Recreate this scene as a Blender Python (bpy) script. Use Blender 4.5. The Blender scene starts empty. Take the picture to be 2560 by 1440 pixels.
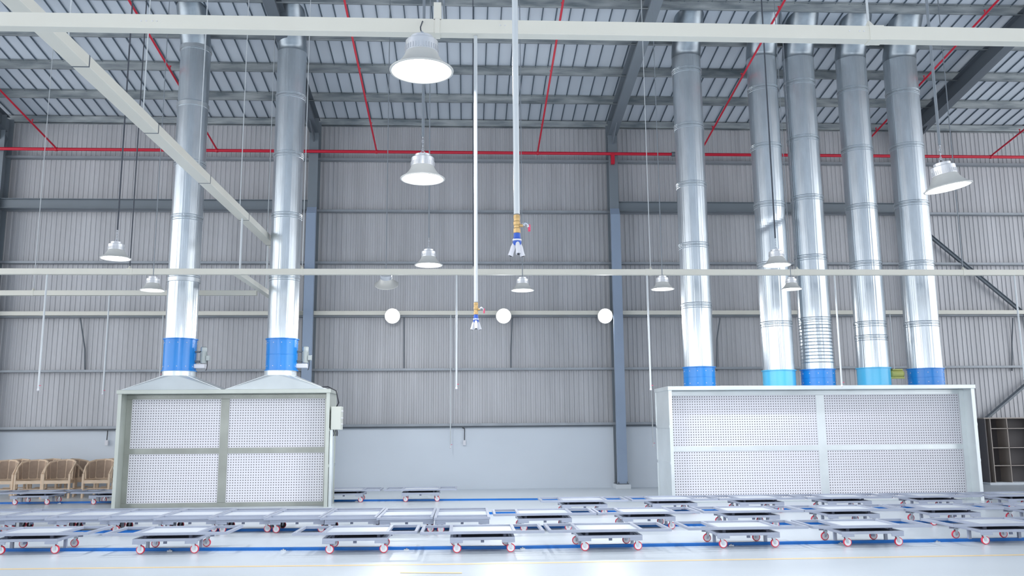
import bpy, math, random
import numpy as np
from mathutils import Vector, Matrix
random.seed(7)
rnd = random.Random(11)
PI = math.pi
SC = bpy.context.scene
COL = SC.collection

# ------------------------------------------------------------------ camera
FPX, YAW, PITCH, ROLL, H = 2175.0, .0527, .161, -.0083, 1.6
def _axes():
    cy, sy, cp, sp, cr, sr = math.cos(YAW), math.sin(YAW), math.cos(PITCH), math.sin(PITCH), math.cos(ROLL), math.sin(ROLL)
    r = Vector((cy, -sy, 0)); f0 = Vector((sy, cy, 0)); u0 = Vector((0, 0, 1))
    f = f0*cp + u0*sp; u = u0*cp - f0*sp
    return r*cr + u*sr, u*cr - r*sr, f
AR, AU, AF = _axes()
cam = bpy.data.cameras.new('camera'); cam.sensor_width = 36; cam.lens = FPX/2560*36
cam.clip_start = .05; cam.clip_end = 300
camo = bpy.data.objects.new('camera', cam); COL.objects.link(camo)
m = Matrix.Identity(4)
for i in range(3):
    m[i][0] = AR[i]; m[i][1] = AU[i]; m[i][2] = -AF[i]
m[2][3] = H
camo.matrix_world = m
SC.camera = camo
# survey helpers: where the line of sight through a photo point meets a real plane of the hall
def _ray(x, y): return AF*FPX + AR*(x-1280) - AU*(y-720)
def on_z(x, y, z=0.):
    d = _ray(x, y); t = (z-H)/d.z; return Vector((d.x*t, d.y*t, z))
def on_y(x, y, Y):
    d = _ray(x, y); t = Y/d.y; return Vector((d.x*t, Y, d.z*t+H))

# ------------------------------------------------------------------ world, view
W = bpy.data.worlds.new('world'); SC.world = W; W.use_nodes = True
W.node_tree.nodes['Background'].inputs[0].default_value = (.96, .975, 1, 1)
W.node_tree.nodes['Background'].inputs[1].default_value = 1.9
SC.view_settings.view_transform = 'Standard'; SC.view_settings.look = 'None'
SC.view_settings.exposure = 0.52; SC.view_settings.gamma = 1; SC.view_settings.use_curve_mapping = False
LAMP_W = 42.0        # watts of each high bay lamp
FLOOD_W = 480.0      # watts of the flood lamps on the walls

# ------------------------------------------------------------------ materials
def lin(c): return tuple(((v/255)/12.92 if v/255 <= .04045 else ((v/255+.055)/1.055)**2.4) for v in c)
def mat(name, rgb, rough=.5, metal=0., noise=0., nscale=(1, 1, 1), bump=0., bscale=(1, 1, 1), emit=0., dark=None, spec=.5, detail=3, rvar=0.):
    M = bpy.data.materials.new(name); M.use_nodes = True
    nt = M.node_tree; b = nt.nodes['Principled BSDF']
    c = lin(rgb)+(1,)
    b.inputs['Base Color'].default_value = c
    b.inputs['Roughness'].default_value = rough; b.inputs['Metallic'].default_value = metal
    b.inputs['Specular IOR Level'].default_value = spec
    def tex(scale, det=3):
        tc = nt.nodes.new('ShaderNodeTexCoord'); mp = nt.nodes.new('ShaderNodeMapping')
        mp.inputs['Scale'].default_value = scale
        nt.links.new(tc.outputs['Object'], mp.inputs[0])
        n = nt.nodes.new('ShaderNodeTexNoise'); n.inputs['Scale'].default_value = 1; n.inputs['Detail'].default_value = det
        nt.links.new(mp.outputs[0], n.inputs['Vector']); return n
    if noise or dark:
        n = tex(nscale, detail); r = nt.nodes.new('ShaderNodeValToRGB')
        d = lin(dark)+(1,) if dark else tuple(v*(1-noise) for v in c[:3])+(1,)
        l = c if dark else tuple(min(1, v*(1+noise)) for v in c[:3])+(1,)
        r.color_ramp.elements[0].position = .32; r.color_ramp.elements[1].position = .68
        r.color_ramp.elements[0].color = d; r.color_ramp.elements[1].color = l
        nt.links.new(n.outputs['Fac'], r.inputs[0]); nt.links.new(r.outputs[0], b.inputs['Base Color'])
        if rvar:
            mr = nt.nodes.new('ShaderNodeMapRange'); mr.inputs[3].default_value = rough-rvar; mr.inputs[4].default_value = rough+rvar
            nt.links.new(n.outputs['Fac'], mr.inputs[0]); nt.links.new(mr.outputs[0], b.inputs['Roughness'])
    if bump:
        n = tex(bscale, 2); bp = nt.nodes.new('ShaderNodeBump'); bp.inputs['Strength'].default_value = 1
        bp.inputs['Distance'].default_value = bump
        nt.links.new(n.outputs['Fac'], bp.inputs['Height']); nt.links.new(bp.outputs[0], b.inputs['Normal'])
    if emit:
        b.inputs['Emission Color'].default_value = (1, 1, 1, 1); b.inputs['Emission Strength'].default_value = emit
    return M
M_floor = mat('epoxy_floor', (204, 212, 219), .3, noise=.035, nscale=(.5, .9, 1), spec=.5, rvar=.06)
M_wall = mat('corrugated_steel', (182, 183, 187), .48, .25, noise=.09, nscale=(2.4, 1, .25), spec=.4)
M_low = mat('painted_block_wall', (211, 219, 228), .6, noise=.03, nscale=(.4, .4, .6))
M_girt = mat('girt_steel', (150, 156, 163), .45, .3, noise=.08, nscale=(2, 2, 2))
M_purlin = mat('galvanised_purlin', (176, 182, 184), .5, .2, dark=(112, 122, 128), nscale=(1.3, 5, 6), detail=6)
M_steel = mat('painted_steel', (142, 158, 180), .4, 0., noise=.05, nscale=(1, 1, .6))
M_strut = mat('grey_painted_steel', (118, 127, 135), .45, 0., noise=.05)
M_steel_dark = mat('dark_painted_steel', (98, 106, 114), .5, 0., noise=.05)
M_roof = mat('roof_sheet', (206, 214, 223), .5, 0., noise=.05, nscale=(.3, .5, .3))
M_rib = mat('roof_rib', (84, 98, 110), .6)
M_trunk = mat('offwhite_trunking', (221, 219, 208), .38, 0., noise=.02, nscale=(1, 1, 1))
M_red = mat('red_pipe_paint', (196, 22, 52), .4)
M_galv = mat('galvanised_duct', (208, 216, 222), .3, .88, noise=.10, nscale=(4, 4, 1.2), bump=.015, bscale=(20, 20, .16), detail=4)
M_elbow = mat('darkened_galvanised_elbow', (150, 160, 168), .34, .8, noise=.2, nscale=(3, 3, 3), detail=4)  # darker than the ducts: the elbow's dim underside is put into the colour
M_galv_b = mat('galvanised_band', (206, 212, 216), .35, .9, noise=.06, nscale=(6, 6, 6))
M_blue = mat('blue_fan_paint', (28, 136, 220), .25, 0., noise=.03, spec=.6)
M_cyan = mat('light_blue_fan_paint', (92, 196, 240), .25, 0., noise=.03, spec=.6)
M_zinc = mat('zinc_sheet', (186, 192, 186), .36, .45, noise=.07, nscale=(1.2, 1.2, 1.2), detail=4)
M_zincd = mat('dull_zinc_frame', (158, 162, 156), .32, .5, noise=.12, nscale=(1.5, 1.5, 1.5), detail=4)
M_zincw = mat('bright_zinc_sheet', (218, 225, 227), .3, .45, noise=.07, nscale=(1.2, 1.2, 1.2), detail=4)
M_perf = mat('white_perforated_sheet', (224, 224, 230), .45)
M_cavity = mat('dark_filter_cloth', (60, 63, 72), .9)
M_tro = mat('grey_trolley_paint', (160, 167, 184), .38, 0., noise=.04, nscale=(4, 4, 4))
M_trod = mat('shade_dark_lift_steel', (100, 106, 124), .8, spec=.2)  # dark colour stands in for shade under the trolley platforms
M_plat = mat('pale_platform_board', (214, 220, 226), .3)
M_wheel = mat('white_wheel', (232, 232, 236), .35)
M_tyre = mat('red_wheel_rim', (226, 52, 78), .4)
M_black = mat('black_rubber', (42, 44, 52), .5)
M_chrome = mat('zinc_plated', (190, 196, 204), .28, .8)
M_rail = mat('blue_rail_paint', (8, 112, 196), .35, noise=.12, nscale=(1.2, 1, 1))
M_yellow = mat('yellow_floor_paint', (236, 208, 156), .4, noise=.05, nscale=(2, 2, 2))
M_shade = mat('lamp_shade_grey', (206, 206, 202), .4, .2)
M_alu = mat('lamp_aluminium', (214, 216, 220), .3, .6)
M_refl = mat('lamp_reflector', (236, 238, 242), .35)
M_lens = mat('lamp_lens_lit', (255, 255, 255), .3, emit=9)
M_lens_hot = mat('flood_lens_lit', (255, 255, 255), .3, emit=24)
M_pipe = mat('white_air_pipe', (200, 206, 210), .32, .1)
M_brass = mat('brass_valve', (196, 164, 112), .35, .5)
M_bluef = mat('blue_fitting', (48, 92, 190), .4)
M_whitef = mat('grey_plastic', (222, 222, 228), .45)
M_pink = mat('red_handle', (222, 70, 110), .4)
M_cord = mat('dark_cord', (66, 72, 82), .6)
M_rod = mat('grey_conduit', (126, 134, 142), .45, .3)
M_wood = mat('raw_wood', (220, 196, 170), .6, noise=.08, nscale=(4, 4, 14))
M_cane = mat('brown_panel', (172, 150, 132), .8, noise=.07, nscale=(8, 8, 8))
M_shelf = mat('dark_shelf_board', (88, 84, 86), .5)
M_shelfe = mat('light_shelf_edge', (170, 160, 152), .5)
M_motor = mat('motor_grey', (176, 184, 184), .4, .3)
M_ymotor = mat('olive_yellow_motor', (186, 190, 110), .45)
M_cabinet = mat('cabinet_enamel', (206, 210, 202), .4)
M_conc = mat('concrete_plinth', (206, 212, 218), .7)

# ------------------------------------------------------------------ mesh builder
class MB:
    def __init__(s): s.v = []; s.f = []; s.mi = []; s.cur = 0; s.sm = []
    def add(s, vs, fs, smooth=False):
        o = len(s.v); s.v += [tuple(v) for v in vs]
        for f in fs: s.f.append(tuple(i+o for i in f)); s.mi.append(s.cur); s.sm.append(smooth)
        return s
    def m(s, i): s.cur = i; return s
    def box(s, x0, x1, y0, y1, z0, z1):
        vs = [(x, y, z) for z in (z0, z1) for y in (y0, y1) for x in (x0, x1)]
        return s.add(vs, [(0, 2, 3, 1), (4, 5, 7, 6), (0, 1, 5, 4), (2, 6, 7, 3), (0, 4, 6, 2), (1, 3, 7, 5)])
    def bar(s, a, b, w, h, up=(0, 0, 1)):      # rectangular bar from a to b; w sideways, h along up
        a = Vector(a); b = Vector(b); d = (b-a).normalized(); up = Vector(up)
        if abs(d.dot(up)) > .98: up = Vector((0, 1, 0))
        sd = d.cross(up).normalized(); u = sd.cross(d).normalized()
        vs = [p + sd*(i*w/2) + u*(j*h/2) for p in (a, b) for i, j in ((-1, -1), (1, -1), (1, 1), (-1, 1))]
        return s.add(vs, [(0, 1, 2, 3), (7, 6, 5, 4), (0, 4, 5, 1), (1, 5, 6, 2), (2, 6, 7, 3), (3, 7, 4, 0)])
    def tube(s, pts, r, n=10, cap=True, radii=None):
        pts = [Vector(p) for p in pts]; rings = []
        prev = None
        for i, p in enumerate(pts):
            d = (pts[min(i+1, len(pts)-1)] - pts[max(i-1, 0)]).normalized()
            if prev is None:
                ref = Vector((0, 0, 1)) if abs(d.z) < .9 else Vector((1, 0, 0))
                a = d.cross(ref).normalized()
            else:
                a = (prev - d*prev.dot(d)).normalized()
            prev = a; b = d.cross(a).normalized(); rr = radii[i] if radii else r
            rings.append([p + (a*math.cos(2*PI*k/n) + b*math.sin(2*PI*k/n))*rr for k in range(n)])
        vs = [v for R_ in rings for v in R_]; fs = []
        for i in range(len(rings)-1):
            for k in range(n):
                k2 = (k+1) % n; fs.append((i*n+k, i*n+k2, (i+1)*n+k2, (i+1)*n+k))
        s.add(vs, fs, True)
        if cap:
            o = len(rings)-1
            s.add(rings[0], [tuple(range(n))[::-1]]); s.add(rings[-1], [tuple(range(n))])
        return s
    def lathe(s, prof, n=24, c=(0, 0, 0), axis='z', cap=False, flat=False, soft=False):
        if len(prof) > 2 and not soft:            # each run of the profile keeps its own true normals
            for i in range(len(prof)-1): s.lathe(prof[i:i+2], n, c, axis, False, flat)
            if cap:
                for j, rev in ((0, True), (-1, False)):
                    r, z = prof[j]; ring = []
                    for k in range(n):
                        a = 2*PI*k/n; x, y = r*math.cos(a), r*math.sin(a)
                        p = (x, y, z) if axis == 'z' else ((x, z, y) if axis == 'y' else (z, x, y))
                        ring.append((p[0]+c[0], p[1]+c[1], p[2]+c[2]))
                    s.add(ring, [tuple(range(n))[::-1] if rev else tuple(range(n))])
            return s
        vs = []; fs = []
        for r, z in prof:
            for k in range(n):
                a = 2*PI*k/n; x, y = r*math.cos(a), r*math.sin(a)
                p = (x, y, z) if axis == 'z' else ((x, z, y) if axis == 'y' else (z, x, y))
                vs.append((p[0]+c[0], p[1]+c[1], p[2]+c[2]))
        for i in range(len(prof)-1):
            for k in range(n):
                k2 = (k+1) % n; fs.append((i*n+k, i*n+k2, (i+1)*n+k2, (i+1)*n+k))
        if cap: fs += [tuple(range(n))[::-1], tuple((len(prof)-1)*n+k for k in range(n))]
        return s.add(vs, fs, not flat)
    def build(s, name, mats, parent=None, loc=None, bevel=0):
        me = bpy.data.meshes.new(name); me.from_pydata(s.v, [], s.f)
        for mm in (mats if isinstance(mats, (list, tuple)) else [mats]): me.materials.append(mm)
        me.polygons.foreach_set('material_index', s.mi); me.polygons.foreach_set('use_smooth', s.sm)
        me.update()
        o = bpy.data.objects.new(name, me); COL.objects.link(o)
        if parent: o.parent = parent
        if loc is not None: o.location = loc
        if bevel:
            b = o.modifiers.new('bevel', 'BEVEL'); b.width = bevel; b.segments = 2; b.limit_method = 'ANGLE'
        return o
def tag(o, label=None, cat=None, group=None, kind=None):
    if label: o['label'] = label
    if cat: o['category'] = cat
    if group: o['group'] = group
    if kind: o['kind'] = kind
    return o
def empty(name, loc=(0, 0, 0), rz=0., label=None, cat=None, group=None):
    o = bpy.data.objects.new(name, None); COL.objects.link(o); o.location = loc; o.rotation_euler = (0, 0, rz)
    o.empty_display_size = .1
    return tag(o, label, cat, group)
def kids(o): return [c for c in bpy.data.objects if c.parent == o]
def copy_tree(o, loc, rot=None, label=None, group=None):
    def rec(src, par):
        c = src.copy(); COL.objects.link(c); c.parent = par
        for ch in KIDS.get(src.name, []): rec(ch, c)
        return c
    KIDS = {}
    for c in bpy.data.objects:
        if c.parent: KIDS.setdefault(c.parent.name, []).append(c)
    r = rec(o, None); r.location = loc
    if rot is not None: r.rotation_euler = rot
    if label: r['label'] = label
    if group: r['group'] = group
    return r
ORD = ['first', 'second', 'third', 'fourth', 'fifth', 'sixth', 'seventh', 'eighth', 'ninth', 'tenth', 'eleventh']

# ------------------------------------------------------------------ the shell
YW = 24.3                       # plane of the back wall
X0, X1 = -24., 27.
YR = 3.0                        # roof ridge line
SL = .155
YB = -22.                       # wall behind the camera
def roof_z(Y): return 10.50 + (YW-Y)*SL if Y >= YR else 10.50 + (YW-YR)*SL - (YR-Y)*SL
tag(MB().box(X0, X1, YB, YW+.3, -.2, 0).build('floor', M_floor), kind='structure', label='glossy pale blue-grey epoxy floor', cat='floor')
mb = MB(); mb.box(X0, X1, YW-.02, YW+.2, 0, 1.66)
tag(mb.build('wall_back_lower', M_low), kind='structure', label='pale painted masonry wall below the corrugated sheeting', cat='wall')
# corrugated sheet wall
mb = MB(); P = .135; n = int((X1-X0)/P); prof = []
for i in range(n):
    x = X0+i*P
    wv = .045 if i % 3 else .06
    prof += [(x, 0), (x+P-wv-.02, 0), (x+P-wv-.008, -.016), (x+P-.012, -.016)]
prof.append((X1, 0))
vs = []; fs = []
for x, d in prof: vs += [(x, YW+.03+d, 1.62), (x, YW+.03+d, 10.6)]
for i in range(len(prof)-1): fs.append((2*i, 2*i+2, 2*i+3, 2*i+1))
mb.add(vs, fs)
tag(mb.build('wall_back', M_wall), kind='structure', label='grey corrugated steel sheet wall', cat='wall')
# girts (C rails), base flashing, eave purlin
trim_n = [0]
def trim(mb, mt, label, mats=None):
    trim_n[0] += 1
    o = mb.build('trim_%d' % trim_n[0], mt); tag(o, label, 'trim', kind='structure'); return o
for z, nm in ((9.22, 'just under the red pipe'), (7.71, 'below the red pipe'), (6.215, 'above the middle trunking'), (4.71, 'behind the rearmost trunking'), (3.22, 'level with the fans')):
    g = MB(); g.box(X0, X1, YW-.17, YW+.0, z, z+.008); g.box(X0, X1, YW-.17, YW+.0, z+.055, z+.063); g.box(X0, X1, YW-.175, YW-.167, z, z+.063)
    trim(g, M_girt, 'light grey horizontal wall rail '+nm)
g = MB(); g.box(X0, X1, YW-.16, YW, 1.70, 1.77); g.m(1).box(X0, X1, YW-.10, YW, 1.655, 1.70); g.m(0)
trim(g, [M_girt, M_steel_dark], 'grey sill rail on top of the masonry wall')
# purlins under the roof
def purlin(Y, label):
    z = roof_z(Y)
    g = MB(); g.box(X0, X1, Y-.010, Y, z-.235, z-.01); g.box(X0, X1, Y-.07, Y, z-.235, z-.225); g.box(X0, X1, Y-.07, Y, z-.02, z-.01)
    trim(g, M_purlin, label)
g = MB(); z = 10.28; g.box(X0, X1, YW-.10, YW-.09, z, z+.20); g.box(X0, X1, YW-.1, YW+.02, z, z+.01)
trim(g, M_purlin, 'stained galvanised eave beam along the top of the wall')
for k in range(1, 15):
    purlin(YW-1.42*k, ['', 'first stained galvanised purlin out from the eave', 'second stained purlin out from the eave', 'third stained purlin out from the eave', 'fourth stained purlin out from the eave'][k] if k < 5 else 'galvanised roof purlin number %d out from the eave' % k)
# roof sheets with standing ribs below
mb = MB()
def roof_strip(ya, yb):
    za, zb = roof_z(ya), roof_z(yb)
    mb.m(0).add([(X0, ya, za), (X1, ya, za), (X1, yb, zb), (X0, yb, zb), (X0, ya, za+.05), (X1, ya, za+.05), (X1, yb, zb+.05), (X0, yb, zb+.05)],
                [(0, 1, 2, 3), (4, 7, 6, 5), (0, 3, 7, 4), (1, 5, 6, 2)])
    x = X0+.1; k = 0
    mb.m(1)
    while x < X1:
        mb.add([(x, ya, za-.025), (x+.026, ya, za-.025), (x+.026, ya, za), (x, ya, za), (x, yb, zb-.025), (x+.026, yb, zb-.025), (x+.026, yb, zb), (x, yb, zb)],
               [(0, 4, 5, 1), (1, 5, 6, 2), (0, 3, 7, 4)])
        x += .325
roof_strip(YW+.3, YR); roof_strip(YB, YR)
tag(mb.build('ceiling', [M_roof, M_rib]), kind='structure', label='pale sheet roof with dark ribs', cat='ceiling')
# wall behind the camera: corrugated above a wide open loading doorway
mb = MB()
for x, x2, z0 in ((X0, -14, 0), (14, X1, 0), (-14, 14, 5.2)):
    mb.box(x, x2, YB-.1, YB, z0, roof_z(YB)+.1)
tag(mb.build('wall_front', M_wall), kind='structure', label='grey steel wall with a wide open doorway', cat='wall')

# columns and rafters
def ibeam(mb, a, b, w, h, up, tf=.014):
    a = Vector(a); b = Vector(b); d = (b-a).normalized(); up = Vector(up); sd = d.cross(up).normalized(); u = sd.cross(d).normalized()
    mb.bar(a+u*(h/2-tf/2), b+u*(h/2-tf/2), w, tf, u); mb.bar(a-u*(h/2-tf/2), b-u*(h/2-tf/2), w, tf, u)
    mb.bar(a, b, tf, h-2*tf, u)
cols = [(-12.9, 'steel column at the left edge of the wall'), (-4.30, 'steel column behind the second duct'), (4.18, 'blue-grey steel column in the open middle of the back wall'), (13.1, 'steel column behind the rightmost duct')]
for i, (x, lb) in enumerate(cols):
    t = empty('steel_column', (x, YW-.32, 0), 0, lb, 'column', 'steel columns along the back wall')
    g = MB(); ibeam(g, (0, .02, .12), (0, .02, 10.35), .26, .42, (0, 1, 0)); g.build('upper_shaft', M_strut, t)
    g = MB(); g.box(-.13, .13, -.33, -.20, .12, 7.55)
    g.add([(-.13, -.33, 7.55), (.13, -.33, 7.55), (.13, -.20, 7.75), (-.13, -.20, 7.75), (-.13, -.2, 7.55), (.13, -.2, 7.55)], [(0, 1, 2, 3), (0, 3, 4), (1, 5, 2)])
    g.build('front_post', M_steel, t)
    g = MB(); g.box(-.2, .2, -.42, .24, 0.0, .12); g.build('plinth', M_conc, t, bevel=.01)
    g = MB(); g.box(-.16, .16, -.36, .2, .12, .14)
    for sx in (-.12, .12): g.lathe([(.014, .14), (.014, .19)], 8, (sx, -.345, 0), cap=True)
    g.build('base_plate', M_steel_dark, t)
    g = MB(); z0 = 10.1
    ibeam(g, (x, YW-.35, z0+.02), (x, YR, z0+(YW-.35-YR)*SL+.02), .26, .46, (0, SL, 1))
    g.bar((x, YW-.18, 9.65), (x, YW-1.2, z0+.05), .03, .3)
    lb2 = ['rafter at the far left', 'dark rafter rising above the second duct', 'blue-grey rafter rising from the middle column', 'dark rafter rising behind the rightmost duct'][i]
    tag(g.build('roof_rafter', M_steel_dark if i != 2 else M_strut), 'painted steel '+lb2, 'rafter', 'steel rafters')
# horizontal strut beams between columns in the outer bays
for xa, xb, lb in ((X0, -4.45, 'grey steel strut beam across the left bay of the wall'), (4.33, 13.0, 'grey steel strut beam from the middle column to the right')):
    g = MB(); ibeam(g, (xa, YW-.36, 7.84), (xb, YW-.36, 7.84), .2, .27, (0, 0, 1))
    tag(g.build('strut_beam', M_strut), lb, 'beam', 'strut beams')
# cross bracing of the right bay
for a, b, lb in (((2296, 566), (2660, 868), 'grey diagonal brace running down to the right edge'), ((2420, 1085), (2660, 880), 'grey diagonal brace rising from behind the shelf')):
    g = MB(); g.bar(on_y(*a, YW-.16), on_y(*b, YW-.16), .08, .09, (0, -1, 0)); g.bar(on_y(a[0]+2, a[1]-3, YW-.2), on_y(b[0]+2, b[1]-3, YW-.2), .012, .1, (0, -1, 0))
    tag(g.build('wall_brace', M_strut), lb, 'brace')
# small knee struts below the fourth rail
for (px, y0, y1, dx, lb) in ((200, 790, 872, 12, 'below the rear trunking at far left'), (1010, 790, 870, 0, 'under the left flood lamp'), (1281, 795, 875, -4, 'under the middle flood lamp'), (1800, 795, 850, -8, 'right of the leftmost big booth duct'), (2532, 795, 855, -2, 'near the right edge')):
    g = MB(); g.tube([on_y(px, y0, YW-.14), on_y(px+dx, y1, YW-.03), on_y(px+dx, 927, YW-.03)], .018, 6)
    tag(g.build('sag_rod', M_steel_dark), 'thin dark sag rod on the wall '+lb, 'rod')

# ------------------------------------------------------------------ red sprinkler piping
t = empty('sprinkler_pipe', (0, 23.68, 9.378), 0, 'red sprinkler main running along the wall with branches up the roof', 'pipe')
g = MB(); g.tube([(X0, 0, -.05), (X1, 0, -.05)], .045, 12)
g.build('main_pipe', M_red, t)
for x, zz in ((-11.3, 0), (-6.94, 0), (-2.53, 0), (2.01, 0), (6.66, .0), (11.2, .0), (15.26, 0)):
    y1 = -16.
    g = MB(); g.tube([(x, 0, -.05), (x, -.12, -.01), (x, y1, -y1*SL-.01)], .024, 8)
    g.lathe([(.055, -.03), (.055, .03)], 10, (x, 0, -.05), axis='x', cap=True)
    b = g.build('branch_pipe', M_red, t)
    for k in range(5):
        yy = -1.4-2.6*k
        h = MB(); h.tube([(x, yy, -yy*SL-.02), (x, yy, -yy*SL+.06)], .012, 6); h.lathe([(.01, .06), (.03, .075), (.0, .085)], 8, (x, yy, -yy*SL))
        h.build('sprinkler_head', M_red, b)
g = MB(); g.box(4.10, 4.20, -.05, .05, -.36, -.05); g.build('pipe_bracket', M_red, t)
for x in (5.9,):
    g = MB(); g.lathe([(.07, -.05), (.07, .05)], 12, (x, 0, -.05), axis='x', cap=True); g.build('coupling', M_steel_dark, t)

# ------------------------------------------------------------------ white cable trunking
ZT = 4.80
def wire(g, px, Y, zb, r=.006, x=None, top=None, n=6):
    g.tube([(x, Y, zb), (x, Y, top if top else roof_z(Y)-.02)], r, n)
def xtrunk(name, Y, xa, xb, z, label, rods, joints, w=.10, h=.118):
    t = empty(name, (0, Y, z), 0, label, 'cable trunking', 'overhead trunking')
    g = MB(); g.box(xa, xb, -w/2, w/2, -h/2, h/2); g.build('trunk_body', M_trunk, t, bevel=.004)
    for x in joints:
        g = MB(); g.box(x-.06, x+.06, -w/2-.004, w/2+.004, -h/2-.004, h/2+.004); g.build('joint_sleeve', M_trunk, t)
    for x, r, mt in rods:
        g = MB(); g.tube([(x, 0, h/2+.06), (x, 0, roof_z(Y)-z-.01)], r, 6); g.build('hanger_rod', mt, t)
        g = MB(); g.box(x-.02, x+.02, -w/2-.006, w/2+.006, -h/2-.006, -h/2); g.box(x-.02, x+.02, -w/2-.006, -w/2, -h/2, h/2+.0); g.box(x-.02, x+.02, w/2, w/2+.006, -h/2, h/2)
        g.add([(x-.02, -w/2-.006, h/2), (x+.02, -w/2-.006, h/2), (x, 0, h/2+.08), (x-.02, w/2+.006, h/2), (x+.02, w/2+.006, h/2)], [(0, 1, 2), (3, 2, 4), (0, 2, 3), (1, 4, 2)])
        g.build('hanger_clip', M_trunk, t)
    return t
YN = on_z(1280, 74, ZT).y; YM = on_z(1280, 680.5, ZT).y; YF = 24.0; YL = 20.42
def X_at(px, py, Y): return on_y(px, py, Y).x
t = xtrunk('cable_trunking', YN, -9, 10, ZT, 'nearest white trunking crossing the whole top of the picture',
       [(X_at(1094, 55, YN), .010, M_chrome), (X_at(2171, 60, YN), .010, M_pipe), (-6.2, .01, M_pipe)], [X_at(2185, 75, YN)])
g = MB(); xx = X_at(1094, 55, YN); g.box(xx-.03, xx+.03, -.05, .05, .05, .20); g.build('junction_box', M_trunk, t)
g = MB(); g.tube([(xx-.01, -.02, .35), (xx+.03, -.04, .32), (xx+.05, -.04, .22), (xx+.06, -.03, .05)], .010, 6); g.build('cable', M_rod, t)
g = MB()
for px in (358, 371, 386, 397): g.lathe([(.006, -.004), (.006, 0)], 6, (X_at(px, 70, YN), -.05, .0), axis='y', cap=True)
for px in (1250, 1262, 1288, 2116, 2141, 2152): g.lathe([(.006, -.004), (.006, 0)], 6, (X_at(px, 72, YN), -.05, .01), axis='y', cap=True)
g.build('rivets', M_wheel, t)
rods = [(X_at(325, 660, YM), .012, M_cord), (X_at(756, 661, YM), .008, M_pipe), (X_at(1183, 660, YM), .010, M_cord), (X_at(1626, 665, YM), .008, M_pipe), (X_at(1992, 665, YM), .009, M_rod), (X_at(2406, 660, YM), .011, M_rod)]
xtrunk('cable_trunking', YM, -14, 16, ZT, 'white trunking crossing in front of all the ducts at mid height', rods, [X_at(p, 681, YM) for p in (325, 1620, 1992)])
xtrunk('cable_trunking', YF, -18, 20, ZT, 'rearmost white trunking along the wall behind the flood lamps', [], [X_at(p, 783, YF) for p in (105, 700)], w=.1, h=.11)
xl = on_z(640, 731, ZT).x
xtrunk('cable_trunking', YL, -14, xl, ZT, 'short white trunking behind the leftmost duct', [(X_at(84, 722, YL), .008, M_pipe)], [], w=.1, h=.115)
# depth running trunks
def ytrunk(X, ya, yb, z, label, joints, w, h, rods=True):
    t = empty('cable_trunking', (X, 0, z), 0, label, 'cable trunking', 'overhead trunking')
    g = MB(); g.box(-w/2, w/2, ya, yb, -h/2, h/2); g.build('trunk_body', M_trunk, t, bevel=.004)
    for y in joints:
        g = MB(); g.box(-w/2-.003, w/2+.003, y-.012, y+.012, -h/2-.003, h/2+.003); g.build('joint_sleeve', M_steel_dark, t)
        if rods:
            g = MB(); g.tube([(0, y-.35, h/2), (0, y-.35, roof_z(y-.35)-z-.01)], .009, 6); g.build('hanger_rod', M_pipe, t)
    return t
ZD = 5.98
pa = on_z(222, 165, ZD-.06); pb = on_z(645, 575, ZD-.06)
XD = min((pa.x+pb.x)/2, -4.60)
ytrunk(XD, 5.5, 23.9, ZD, 'long white trunking running diagonally down from the top left corner', [on_z(222, y, ZD-.06).y for y in (165, 330, 455, 548, 611)], .20, .14)
pc = on_z(632, 722, ZT-.06)
ytrunk(pc.x+.08, YM+.051, YF-.051, ZT, 'short lower trunking running back beside the second duct', [YL+.6], .14, .11, False)
# drops joining the high trunking to the crossing ones
for Y, lb in ((YM, 'left one of the two'), (YL-.05, 'right one of the two')):
    g = MB(); g.tube([(XD-(.0 if Y == YM else .085), Y, ZT+(.0592 if Y == YM else .0577)), (XD-(.0 if Y == YM else .085), Y, ZD-.0701)], .022, 8)
    tag(g.build('connecting_conduit', M_pipe), 'white vertical conduit below the diagonal trunking, '+lb, 'conduit')

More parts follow.
